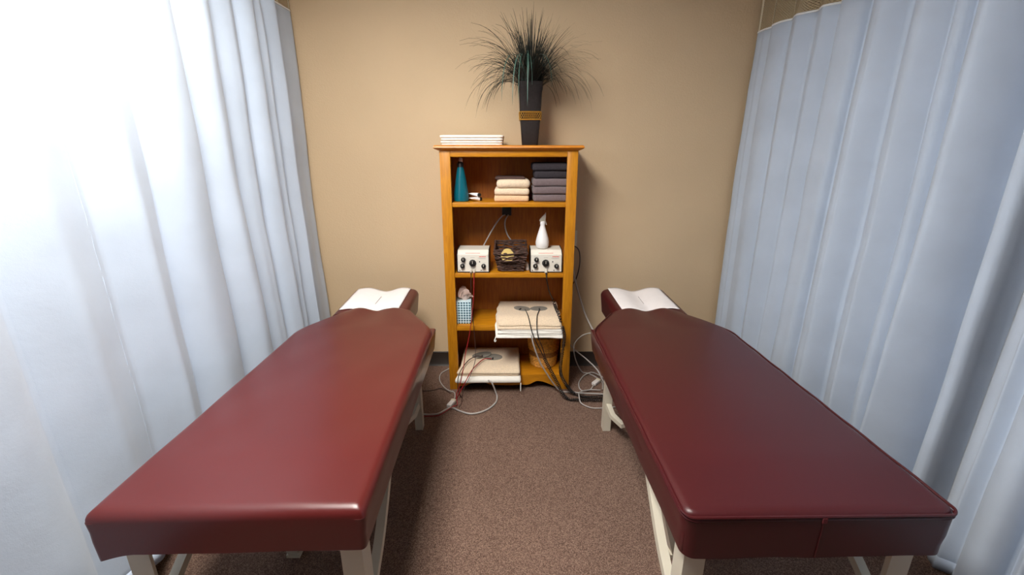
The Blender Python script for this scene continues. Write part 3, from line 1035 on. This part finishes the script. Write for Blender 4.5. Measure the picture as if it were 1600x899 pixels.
# ------------------------------------------------------------------ second compartment: stimulators, baskets
z2_ = SH[1]
def stim_unit(x0, label, plugs):
    x1 = x0 + .188
    yf, yb, zt = 2.482, 2.64, z2_ + .128
    zb = z2_ + .006
    t = thing('electrotherapy_unit', ((x0 + x1) / 2, (yf + yb) / 2, z2_), label, 'electrotherapy unit', 'stimulator units on the second shelf')
    bm = bmesh.new()
    prof = [(yf, zb), (yf, zt - .022), (yf + .028, zt - .004), (yf + .034, zt), (yb, zt), (yb, zb)]
    add_prism(bm, prof, 'x', x0 + .005, x1 - .005)
    emit('casing', bm, M_offwhite, t, sharp=.3)
    for a, b in ((x0, x0 + .005), (x1 - .005, x1)):
        bm = bmesh.new()
        add_prism(bm, [(yf - .003, zb - .003), (yf - .003, zt - .021), (yf + .033, zt + .002), (yb + .002, zt + .002), (yb + .002, zb - .003)], 'x', a, b)
        emit('side_plate', bm, M_black, t)
    emit('base_plate', boxes((x0 + .005, x1 - .005, yf - .002, yb, z2_, zb)), M_black, t)
    fw, fh = .178, .100
    def fp(fx, fy):
        return x0 + .005 + fw * fx, zb + fh * (1 - fy)
    for fx, fy, r in ((.187, .295, .0120), (.154, .667, .0120), (.487, .50, .0178), (.84, .674, .0120)):
        x, z = fp(fx, fy)
        bm = bmesh.new()
        add_disc(bm, (x, yf - .008, z), (0, -1, 0), r, .017)
        add_disc(bm, (x, yf - .002, z), (0, -1, 0), r * 1.18, .004)
        k = emit('knob', bm, M_black, t)
        emit('pointer', boxes((x - .0014, x + .0014, yf - .0178, yf - .016, z, z + r * .9)), M_offwhite, k)
    for fx, fy, r in ((.714, .41, .0036), (.06, .92, .0032), (.76, .92, .0032)):
        x, z = fp(fx, fy)
        bm = bmesh.new()
        add_disc(bm, (x, yf - .001, z), (0, -1, 0), r, .004, 12)
        emit('indicator' if fy < .5 else 'screw', bm, M_black, t)
    # printing: red maker's mark and fine grey scales
    bm = bmesh.new()
    x, z = fp(.70, .115)
    for k in range(8):
        add_box(bm, x + k * .0049, x + k * .0049 + .0038, yf - .0006, yf + .0004, z - .002, z + .002)
    emit('red_mark', bm, M_red, t, kind='stuff')
    bm = bmesh.new()
    for fx, fy, w in ((.66, .19, .044), (.70, .24, .038), (.10, .12, .026), (.42, .17, .024), (.08, .46, .016), (.80, .48, .02), (.12, .81, .012), (.42, .70, .008)):
        x, z = fp(fx, fy)
        add_box(bm, x, x + w, yf - .0005, yf + .0004, z - .0007, z + .0007)
    for q in range(9):                                   # tick ring round the main dial
        a = math.radians(-40 + q * 32.5)
        x, z = fp(.487, .5)
        add_disc(bm, (x - math.cos(a) * .0225, yf - .0002, z + math.sin(a) * .0225), (0, -1, 0), .0012, .001, 6)
    emit('scale_print', bm, M_print, t, kind='stuff')
    bm = bmesh.new()
    add_box(bm, x0 + .05, x0 + .135, yf + .009, yf + .013, zt - .0162, zt - .0145)
    for v in bm.verts: pass
    emit('red_stripe', bm, M_red, t)
    for fx in plugs:
        x, z = fp(fx, .93)
        bm = bmesh.new()
        add_tube(bm, [(x, yf, z + .004), (x, yf - .008, z + .003), (x, yf - .018, z - .001), (x, yf - .027, z - .008)], .0062 if len(plugs) > 1 else .010, 8, taper=lambda f: 1.15 - .45 * f)
        emit('jack_plug', bm, M_plugw, t)
    return t
stim_unit(-.319, 'white electrotherapy unit with black knobs and a red lead, beside the twig basket', (.435, .535))
stim_unit(.103, 'white electrotherapy unit with black knobs carrying the white spray bottle', (.495,))

t = thing('spray_bottle', (.178, 2.56, z2_ + .128), 'white frosted pear-shaped spray bottle standing on an electrotherapy unit', 'spray bottle')
c = (.178, 2.56, z2_ + .130)
bm = bmesh.new()
add_lathe(bm, [(.028, 0), (.034, .004), (.039, .022), (.0395, .036), (.035, .06), (.027, .088), (.0185, .115), (.013, .132), (.0125, .14)], c, 30)
emit('body', bm, M_frost, t)
bm = bmesh.new()
add_lathe(bm, [(.0145, .138), (.015, .15), (.0125, .158)], c, 20)
emit('collar', bm, M_frost, t)
bm = bmesh.new()
cx, cz = c[0], c[2]
add_prism(bm, [(cx - .018, cz + .158), (cx - .019, cz + .165), (cx - .006, cz + .182), (cx + .012, cz + .200), (cx + .017, cz + .207), (cx + .017, cz + .18), (cx + .014, cz + .156), (cx - .01, cz + .155)], 'y', c[1] - .009, c[1] + .009)
h = emit('spray_head', bm, M_frost2, t)
bm = bmesh.new()
add_tube(bm, [(cx + .012, c[1], cz + .165), (cx + .018, c[1], cz + .152), (cx + .022, c[1], cz + .136)], .003, 6)
emit('trigger', bm, M_frost2, t)

# twig basket
t = thing('twig_basket', (-.012, 2.56, z2_), 'dark square basket of woven twigs between two electrotherapy units', 'basket')
bxc, y0b, y1b = -.008, 2.482, 2.66
rows = 8
hz = .118
def brect(f, k, wob=.003):
    """points round the tapered square at height fraction f"""
    hw_, hd = .064 + .028 * f, .062 + .026 * f
    cy = 2.565
    pts = []
    for s in range(4):
        for q in range(6):
            u = -1 + 2 * q / 6
            p = {0: (u, -1), 1: (1, u), 2: (-u, 1), 3: (-1, -u)}[s]
            ww = noise.noise(Vector((p[0] * 3 + k * 1.7, p[1] * 3, k * 2.1)))
            w2 = noise.noise(Vector((p[0] * 4, p[1] * 4 + 9, k * 3.3)))
            pts.append(Vector((bxc + p[0] * hw_ * (1 + .03 * ww), cy + p[1] * hd * (1 + .03 * ww), z2_ + .005 + hz * f + w2 * .015 * (f > .08) + (.028 * f * f if p[1] > .5 else .028 * f * f * max(0, (p[1] + 1) / 2)))))
    return pts
bm = bmesh.new()
for k in range(rows * 2):
    pts = brect((k + .5) / (rows * 2), k)
    for i in range(len(pts)):
        pts[i].x += (.006 if (i + k) % 2 else -.003) * (1 if pts[i].x > bxc else -1) * (abs(pts[i].x - bxc) > .055)
        pts[i].y += (.006 if (i + k) % 2 else -.003) * (1 if pts[i].y > 2.565 else -1)
    add_tube(bm, pts, R.uniform(.0042, .0066), 6, closed=True)
emit('woven_twigs', bm, M_twig, t, kind='stuff')
bm = bmesh.new()
for r_ in range(3):
    add_tube(bm, [p + Vector((0, 0, r_ * .003)) for p in brect(1.0, 40 + r_)], .0045, 6, closed=True)
emit('rim', bm, M_twig, t)
emit('basket_bottom', boxes((bxc - .06, bxc + .06, 2.507, 2.623, z2_, z2_ + .008)), M_twig, t)
bm = bmesh.new()
add_disc(bm, (-.026, 2.474, z2_ + .103), (0, -1, .12), .040, .010, 28)
med = emit('round_tag', bm, M_medal, t)
bm = bmesh.new()
add_tube(bm, catmull([(-.088, 2.474, z2_ + .112), (-.05, 2.464, z2_ + .109), (-.01, 2.465, z2_ + .112), (.04, 2.468, z2_ + .116), (.084, 2.474, z2_ + .12)], 5), .0042, 6)
add_tube(bm, catmull([(-.075, 2.470, z2_ + .09), (-.04, 2.464, z2_ + .092), (-.012, 2.465, z2_ + .084), (.03, 2.468, z2_ + .094)], 5), .0036, 6)
add_tube(bm, catmull([(-.075, 2.470, z2_ + .066), (-.045, 2.464, z2_ + .078), (-.02, 2.465, z2_ + .092), (.02, 2.466, z2_ + .10)], 5), .0034, 6)
add_tube(bm, catmull([(-.07, 2.474, z2_ + .068), (-.03, 2.465, z2_ + .070), (.01, 2.466, z2_ + .072), (.04, 2.47, z2_ + .078)], 5), .0045, 6)
emit('crossing_twigs', bm, M_twig, t)
# white crumpled scrap between basket and unit
bm = soft_box(.078, .098, 2.52, 2.56, z2_, z2_ + .05, .006, (5, 5, 8), .012, 4)
emit('paper_scrap', bm, M_paper, None, 'small crumpled white paper scrap between the twig basket and electrotherapy unit', 'paper scrap', sharp=.5)

# ------------------------------------------------------------------ third compartment
z3_ = SH[2]
t = thing('tissue_box', (-.294, 2.55, z3_), 'blue and white checked tissue box with a tissue sticking out', 'tissue box')
emit('box', boxes((-.350, -.246, 2.498, 2.602, z3_, z3_ + .138), bev=.002), M_ging, t)
bm = bmesh.new()
g = []
for i in range(17):
    a = 2 * PI * i / 16
    col = []
    for j in range(9):
        f = j / 8
        rr = .012 + .050 * f ** .7 * (1 - .25 * f) * (.75 + .5 * noise.noise(Vector((math.cos(a) * 1.6, math.sin(a) * 1.6, f * 2))) + .25 * math.sin(3 * a))
        col.append((-.285 + math.cos(a) * rr, 2.55 + math.sin(a) * rr * .75, z3_ + .134 + .085 * f - .035 * f * f * (1 + math.sin(2 * a + 1)) + .012 * noise.noise(Vector((math.cos(a) * 3, math.sin(a) * 3, f * 4)))))
    g.append(col)
gv = [[bm.verts.new(p) for p in col] for col in g[:-1]]
for i in range(16):
    for j in range(8):
        bm.faces.new((gv[i][j], gv[(i + 1) % 16][j], gv[(i + 1) % 16][j + 1], gv[i][j + 1]))
cap = bm.verts.new((-.285, 2.55, z3_ + .185))
for i in range(16):
    bm.faces.new((gv[i][8], gv[(i + 1) % 16][8], cap))
emit('tissue', bm, M_tissue, t, sharp=.6)

def droop(edge, k, lift=0.0):
    def fn(p):
        d = max(0, edge - p.y)
        return Vector((p.x + .004 * math.sin(p.y * 40), p.y, p.z - k * d ** 1.25))
    return fn
dr = droop(2.458, 1.35)
gt = 'cloths piled on the third shelf'
low3 = folded('folded_towel', -.100, .296, 2.388, 2.735, z3_, z3_ + .022, M_white_cloth, 'white cloth drooping over the shelf edge, lowest under the tan towel there', 'towel', gt, seed=21, wob=.005, creases=1, r=.01, fn=dr, cuts=(26, 22, 2))
folded('folded_towel', -.088, .294, 2.392, 2.735, z3_ + .021, z3_ + .041, M_white_cloth, 'folded white towel in the middle of the pile drooping over the third shelf', 'towel', gt, seed=24, wob=.005, creases=1, r=.01, fn=dr, cuts=(26, 22, 2))
folded('folded_towel', -.092, .290, 2.398, 2.735, z3_ + .040, z3_ + .066, M_tan, 'tan towel carrying two grey electrode pads, on the drooping third-shelf pile', 'towel', gt, seed=27, wob=.005, creases=1, r=.012, fn=dr, cuts=(26, 22, 2))
bm = bmesh.new()
add_tube(bm, catmull([(-.092, 2.398, z3_ - .038), (-.098, 2.392, z3_ - .050), (-.103, 2.390, z3_ - .063), (-.098, 2.390, z3_ - .070), (-.094, 2.391, z3_ - .060)], 4), .0035, 6)
emit('hanging_loop', bm, M_white_cloth, low3)

# bottom compartment
z4_ = SH[3]
def flare(p):
    d = max(0, 2.456 - p.y)
    return Vector((p.x - (.40 * d if p.x < -.1 else -.05 * d), p.y, p.z - .55 * d ** 1.2))
gb = 'cloths piled on the bottom shelf'
low4 = folded('folded_towel', -.325, .054, 2.385, 2.735, z4_, z4_ + .030, M_white_cloth, 'large white cloth jutting out from the bottom shelf under a tan towel', 'towel', gb, seed=31, creases=0, r=.012, fn=flare, cuts=(26, 22, 3), wob=.003)
folded('folded_towel', -.318, .046, 2.405, 2.735, z4_ + .030, z4_ + .062, M_tan, 'tan towel with two grey electrode pads, jutting out from the bottom shelf', 'towel', gb, seed=34, creases=1, r=.012, fn=flare, cuts=(26, 22, 2), wob=.003)
# thin cloth corner hanging past the shelf edge at the towel's side
bm = soft_box(.050, .056, 2.385, 2.392, .03, .085, .002, (2, 2, 8), .004, 3)
emit('hanging_strip', bm, M_white_cloth, low4)

# round wicker basket
wx, wy = .204, 2.625
t = thing('wicker_basket', (wx, wy, z4_), 'round honey-coloured wicker basket on the bottom shelf', 'basket')
for dark in (0, 1):
    bm = bmesh.new()
    for k in range(22):
        f = (k + .5) / 22
        isd = 1 if 8 <= k <= 11 else 0
        if isd != dark:
            continue
        rr = .078 + .022 * min(1, f * 1.25) - .001 * max(0, f - .8)
        pts = []
        for i in range(48):
            a = 2 * PI * i / 48
            w = .002 * (1 if (i + k) % 2 else -1)
            pts.append((wx + math.cos(a) * (rr + w), wy + math.sin(a) * (rr + w), z4_ + .004 + .198 * f))
        add_tube(bm, pts, .0052, 5, closed=True)
    emit('woven_band' if dark else 'woven_wall', bm, M_wickerd if dark else M_wicker, t)
bm = bmesh.new()
pts = [(wx + math.cos(2 * PI * i / 40) * .102, wy + math.sin(2 * PI * i / 40) * .102, z4_ + .204) for i in range(40)]
add_tube(bm, pts, .007, 8, closed=True)
emit('rim', bm, M_wicker, t)
bm = bmesh.new()
add_lathe(bm, [(.078, 0), (.078, .008)], (wx, wy, z4_), 30)
emit('basket_bottom', bm, M_wicker, t)

# ------------------------------------------------------------------ electrode pads
def pad(x, y, z, rx, ry, ang, label, group, tilt=0.0, wob=0.0):
    t = thing('electrode_pad', (x, y, z), label, 'electrode pad', group)
    bm = bmesh.new()
    seg = 32
    A = []
    c, s = math.cos(ang), math.sin(ang)
    rings = [(1.0, 0), (1.0, .003), (.93, .0045), (.5, .005)]
    rv = []
    for q, h in rings:
        ring = []
        for k in range(seg):
            a = 2 * PI * k / seg
            u, v = math.cos(a) * rx * q, math.sin(a) * ry * q
            X, Y = u * c - v * s, u * s + v * c
            ring.append(bm.verts.new((x + X, y + Y, z + h + tilt * (X / rx + 1) / 2 + cloth_lift(x + X, y + Y, wob))))
        rv.append(ring)
    for P, Q in zip(rv, rv[1:]):
        for k in range(seg):
            bm.faces.new((P[k], P[(k + 1) % seg], Q[(k + 1) % seg], Q[k]))
    bm.faces.new(rv[0][::-1]); bm.faces.new(rv[-1])
    emit('pad', bm, M_rubber, t)
    bm = bmesh.new()
    z += tilt * .5 + cloth_lift(x, y, wob)
    add_tube(bm, [(x + s * ry * .5, y - c * ry * .5, z + .007), (x + s * ry * .95, y - c * ry * .95, z + .006)], .0045, 8)
    emit('socket', bm, M_black, t)
ztr = z3_ + .0655
pad(.063, 2.585, ztr, .054, .038, math.radians(-28), 'grey oval electrode pad on the drooping third-shelf towel, slanting one', 'pads on the third-shelf towel', wob=.005)
pad(.166, 2.585, ztr, .054, .038, math.radians(6), 'grey oval electrode pad on the drooping third-shelf towel, level one', 'pads on the third-shelf towel', wob=.005)
ztl = z4_ + .0615
pad(-.195, 2.600, ztl, .062, .042, math.radians(10), 'grey oval electrode pad lapping over another pad on the bottom-shelf towel', 'pads on the bottom-shelf towel', .012, .003)
pad(-.120, 2.580, ztl, .058, .042, math.radians(-4), 'grey oval electrode pad lying partly under another on the bottom-shelf towel', 'pads on the bottom-shelf towel', wob=.003)

# ------------------------------------------------------------------ cords
def cord(name, pts, r, m, label, cat='cord', n=8, group=None):
    bm = bmesh.new()
    add_tube(bm, catmull(pts, n), r, 7)
    return emit(name, bm, m, None, label, cat, group, sharp=2)

def coil_pts(pts, rad, pitch):
    c = catmull(pts, 40)
    L = 0
    out = []
    prev = None
    for i, p in enumerate(c):
        d = (c[min(i + 1, len(c) - 1)] - c[max(i - 1, 0)]).normalized()
        if i:
            L += (c[i] - c[i - 1]).length
        a = d.cross(Vector((0, 1, .2)))
        a.normalize()
        b = d.cross(a)
        th = 2 * PI * L / pitch
        out.append(p + (a * math.cos(th) + b * math.sin(th)) * rad)
    return out

cord('lead_wire', [(-.2188, 2.457, .759), (-.2188, 2.450, .748), (-.222, 2.422, .62), (-.246, 2.412, .421), (-.274, 2.378, .286), (-.290, 2.352, .185), (-.309, 2.330, .101), (-.330, 2.315, .044), (-.321, 2.285, .006), (-.326, 2.256, .010), (-.334, 2.238, .0205), (-.350, 2.222, .0205), (-.388, 2.188, .008), (-.422, 2.163, .005), (-.494, 2.157, .005)],
     .0024, M_redw, 'thin red lead wire hanging from an electrotherapy unit to the carpet', 'wire')
cord('lead_wire', [(-.2366, 2.457, .759), (-.2366, 2.450, .748), (-.236, 2.436, .597), (-.225, 2.432, .401), (-.218, 2.408, .29), (-.221, 2.380, .228), (-.248, 2.345, .154), (-.276, 2.322, .104), (-.290, 2.305, .061), (-.298, 2.300, .005), (-.306, 2.250, .005)],
     .0019, M_brownw, 'thin dark brown lead wire hanging beside the red one', 'wire')
cord('lead_wire', [(-.188, 2.560, .176), (-.222, 2.54, .190), (-.268, 2.503, .182), (-.301, 2.402, .176), (-.318, 2.362, .145), (-.324, 2.348, .091), (-.316, 2.352, .03), (-.300, 2.352, .005)],
     .003, M_brownw, 'dark lead wire looping from a bottom-shelf electrode pad to the carpet', 'wire')
cord('lead_wire', [(-.130, 2.54, .172), (-.175, 2.52, .180), (-.216, 2.451, .175), (-.245, 2.380, .166), (-.275, 2.355, .117), (-.305, 2.336, .064), (-.330, 2.332, .014), (-.338, 2.304, .012)],
     .003, M_redw, 'dark red lead wire from a bottom-shelf electrode pad to the white plug', 'wire')
cord('power_cord', [(-.142, 2.375, .110), (-.120, 2.362, .100), (-.098, 2.372, .03), (-.090, 2.36, .006), (-.098, 2.293, .006), (-.147, 2.219, .006), (-.224, 2.18, .006), (-.292, 2.205, .006), (-.347, 2.236, .010), (-.378, 2.216, .010), (-.42, 2.18, .006), (-.484, 2.173, .006), (-.60, 2.2, .006)],
     .0052, M_greyw, 'thick pale grey cord curving over the carpet in front of the bookcase')
cord('thin_cord', [(-.400, 2.765, .005), (-.432, 2.725, .005), (-.474, 2.660, .005), (-.470, 2.569, .005), (-.428, 2.479, .005), (-.386, 2.432, .005), (-.358, 2.417, .005), (-.345, 2.365, .005), (-.350, 2.304, .012)],
     .0034, M_greyw, 'thin grey cord from beside the bookcase to the white plug')
cord('thin_cord', [(-.377, 2.402, .005), (-.415, 2.442, .005), (-.449, 2.463, .005), (-.494, 2.44, .005), (-.556, 2.432, .005), (-.66, 2.44, .005)],
     .0028, M_brownw, 'thin dark cord on the carpet running from the bookcase under the table')
def plug(x, y, ang, label):
    t = thing('inline_plug', (x, y, 0), label, 'plug')
    c, s = math.cos(ang), math.sin(ang)
    def bx(l0, l1, w, h):
        b = bmesh.new()
        add_box(b, l0, l1, -w, w, .002, .002 + h, bev=.003)
        for v in b.verts:
            v.co = Vector((x + c * v.co.x - s * v.co.y, y + s * v.co.x + c * v.co.y, v.co.z))
        return b
    emit('housing', bx(-.035, .020, .014, .020), M_whitew, t)
    emit('collar', bx(.018, .034, .015, .022), M_hemband, t)
plug(-.355, 2.279, math.radians(70), 'white inline plug on the carpet by the bookcase foot, with red leads')
plug(.540, 2.53, math.radians(50), 'white inline plug on the carpet among coiled grey cords by the table leg')

cord('lead_wire', [(.080, 2.552, z3_ + .074), (.092, 2.47, z3_ + .0725), (.100, 2.42, z3_ + .058), (.108, 2.386, z3_ + .026), (.120, 2.370, .412), (.153, 2.36, .341), (.189, 2.36, .267)], .0026, M_blackw, 'black lead wire from the slanting pad on the third-shelf towel', 'wire')
cord('lead_wire', [(.170, 2.552, z3_ + .0745), (.152, 2.47, z3_ + .0725), (.146, 2.42, z3_ + .058), (.144, 2.386, z3_ + .026), (.152, 2.370, .395), (.180, 2.36, .323), (.200, 2.36, .251)], .0026, M_blackw, 'black lead wire from the level pad on the third-shelf towel', 'wire')
cord('power_cord', [(.112, 2.364, .408), (.128, 2.360, .341), (.163, 2.372, .239), (.200, 2.385, .165), (.252, 2.402, .075), (.300, 2.416, .014), (.360, 2.420, .0055), (.43, 2.406, .0055), (.513, 2.398, .0055), (.60, 2.390, .0055)], .0045, M_greyw, 'pale grey cord hanging past the wicker basket down to the carpet')
bm = bmesh.new()
add_tube(bm, coil_pts([(.189, 2.36, .265), (.216, 2.36, .209), (.245, 2.358, .154), (.274, 2.350, .098), (.300, 2.340, .045), (.332, 2.328, .014), (.372, 2.316, .014), (.44, 2.312, .014), (.52, 2.310, .014), (.60, 2.316, .014)], .0085, .011), .0026, 6)
emit('coiled_cord', bm, M_blackw, None, 'black coiled cord continuing from the pad leads in front of the wicker basket', 'cord', sharp=3)
bm = bmesh.new()
add_tube(bm, catmull([(.196, 2.457, .759), (.197, 2.450, .745), (.204, 2.443, .70), (.222, 2.50, .63), (.252, 2.60, .55)], 8), .0032, 6)
add_tube(bm, coil_pts([(.252, 2.60, .55), (.262, 2.585, .524), (.268, 2.53, .512), (.274, 2.46, .508), (.286, 2.40, .478)], .007, .021), .0026, 6)
add_tube(bm, coil_pts([(.291, 2.378, .458), (.304, 2.368, .396), (.296, 2.375, .286), (.288, 2.375, .188), (.300, 2.375, .129), (.333, 2.37, .073), (.375, 2.385, .018), (.432, 2.352, .014), (.50, 2.345, .014), (.584, 2.36, .014)], .0085, .010), .0028, 6)
emit('coiled_cord', bm, M_blackw, None, 'long black coiled cord hanging from the unit under the spray bottle to the carpet', 'cord', sharp=3)
gc = 'tangled cords beside the bookcase'
cord('thin_cord', [(.463, 2.122, .477), (.450, 2.22, .468), (.439, 2.32, .439), (.410, 2.42, .376), (.385, 2.5, .291), (.388, 2.52, .22), (.425, 2.62, .10), (.470, 2.67, .012), (.508, 2.66, .006), (.555, 2.603, .006), (.580, 2.536, .006), (.565, 2.45, .006)], .0036, M_greyw, 'pale cord arching from the table edge down to the carpet plug', group=gc)
cord('thin_cord', [(.522, 2.505, .012), (.486, 2.444, .008), (.432, 2.436, .006), (.426, 2.519, .006), (.466, 2.612, .006), (.505, 2.642, .015), (.539, 2.650, .017), (.584, 2.621, .008), (.630, 2.552, .006)], .0036, M_greyw, 'pale grey cord lying in a ring on the carpet round the plug', group=gc)
cord('thin_cord', [(.548, 2.43, .012), (.475, 2.426, .016), (.410, 2.363, .036), (.398, 2.316, .036), (.406, 2.278, .014), (.453, 2.245, .006), (.511, 2.238, .006), (.60, 2.25, .006)], .0036, M_greyw, 'pale grey cord in a half loop on the carpet, crossing the black coil', group=gc)
cord('power_cord', [(.384, 2.775, .76), (.397, 2.772, .682), (.430, 2.755, .555), (.475, 2.70, .418), (.511, 2.6, .347), (.545, 2.53, .29), (.590, 2.49, .15), (.640, 2.47, .03), (.70, 2.46, .006), (.78, 2.45, .006)], .0058, M_greyw, 'thick grey cord slanting down the wall from bookcase to table')
cord('power_cord', [(.384, 2.787, .849), (.417, 2.782, .836), (.435, 2.78, .798), (.438, 2.78, .722), (.421, 2.78, .636), (.392, 2.78, .584)], .004, M_brownw, 'dark cord looping out of the wall outlet beside the bookcase')
cord('thin_cord', [(.380, 2.74, .19), (.415, 2.7, .163), (.450, 2.65, .150), (.488, 2.55, .150), (.530, 2.46, .130), (.575, 2.43, .05), (.63, 2.42, .006), (.72, 2.41, .006)], .0042, M_greyw, 'pale grey cord sagging above the carpet towards the table frame', group=gc)
t = thing('wall_outlet', (.385, 2.795, .80), 'cream wall outlet plate half hidden beside the bookcase', 'outlet')
emit('plate', boxes((.345, .415, 2.788, 2.8, .83, .945), bev=.003), M_outlet, t)
emit('socket', boxes((.366, .394, 2.785, 2.790, .850, .880), (.366, .394, 2.785, 2.790, .895, .925), bev=.002), M_base, t)
cord('power_cord', [(-.044, YB - .02, 1.05), (-.062, 2.72, 1.045), (-.093, 2.70, 1.010), (-.136, 2.68, .942), (-.180, 2.664, .862), (-.184, 2.655, .842), (-.186, 2.640, .834)], .0042, M_greyw, 'grey cord inside the bookcase running down behind the unit with a red lead')
cord('power_cord', [(-.022, YB - .02, 1.05), (-.040, 2.735, 1.022), (-.043, 2.72, .983), (-.028, 2.71, .933), (0.0, 2.70, .887), (.024, 2.69, .80), (.05, 2.68, .762)], .0042, M_greyw, 'grey cord inside the bookcase running down behind the twig basket')

for o in bpy.data.objects:
    if '_p' in o:
        del o['_p']
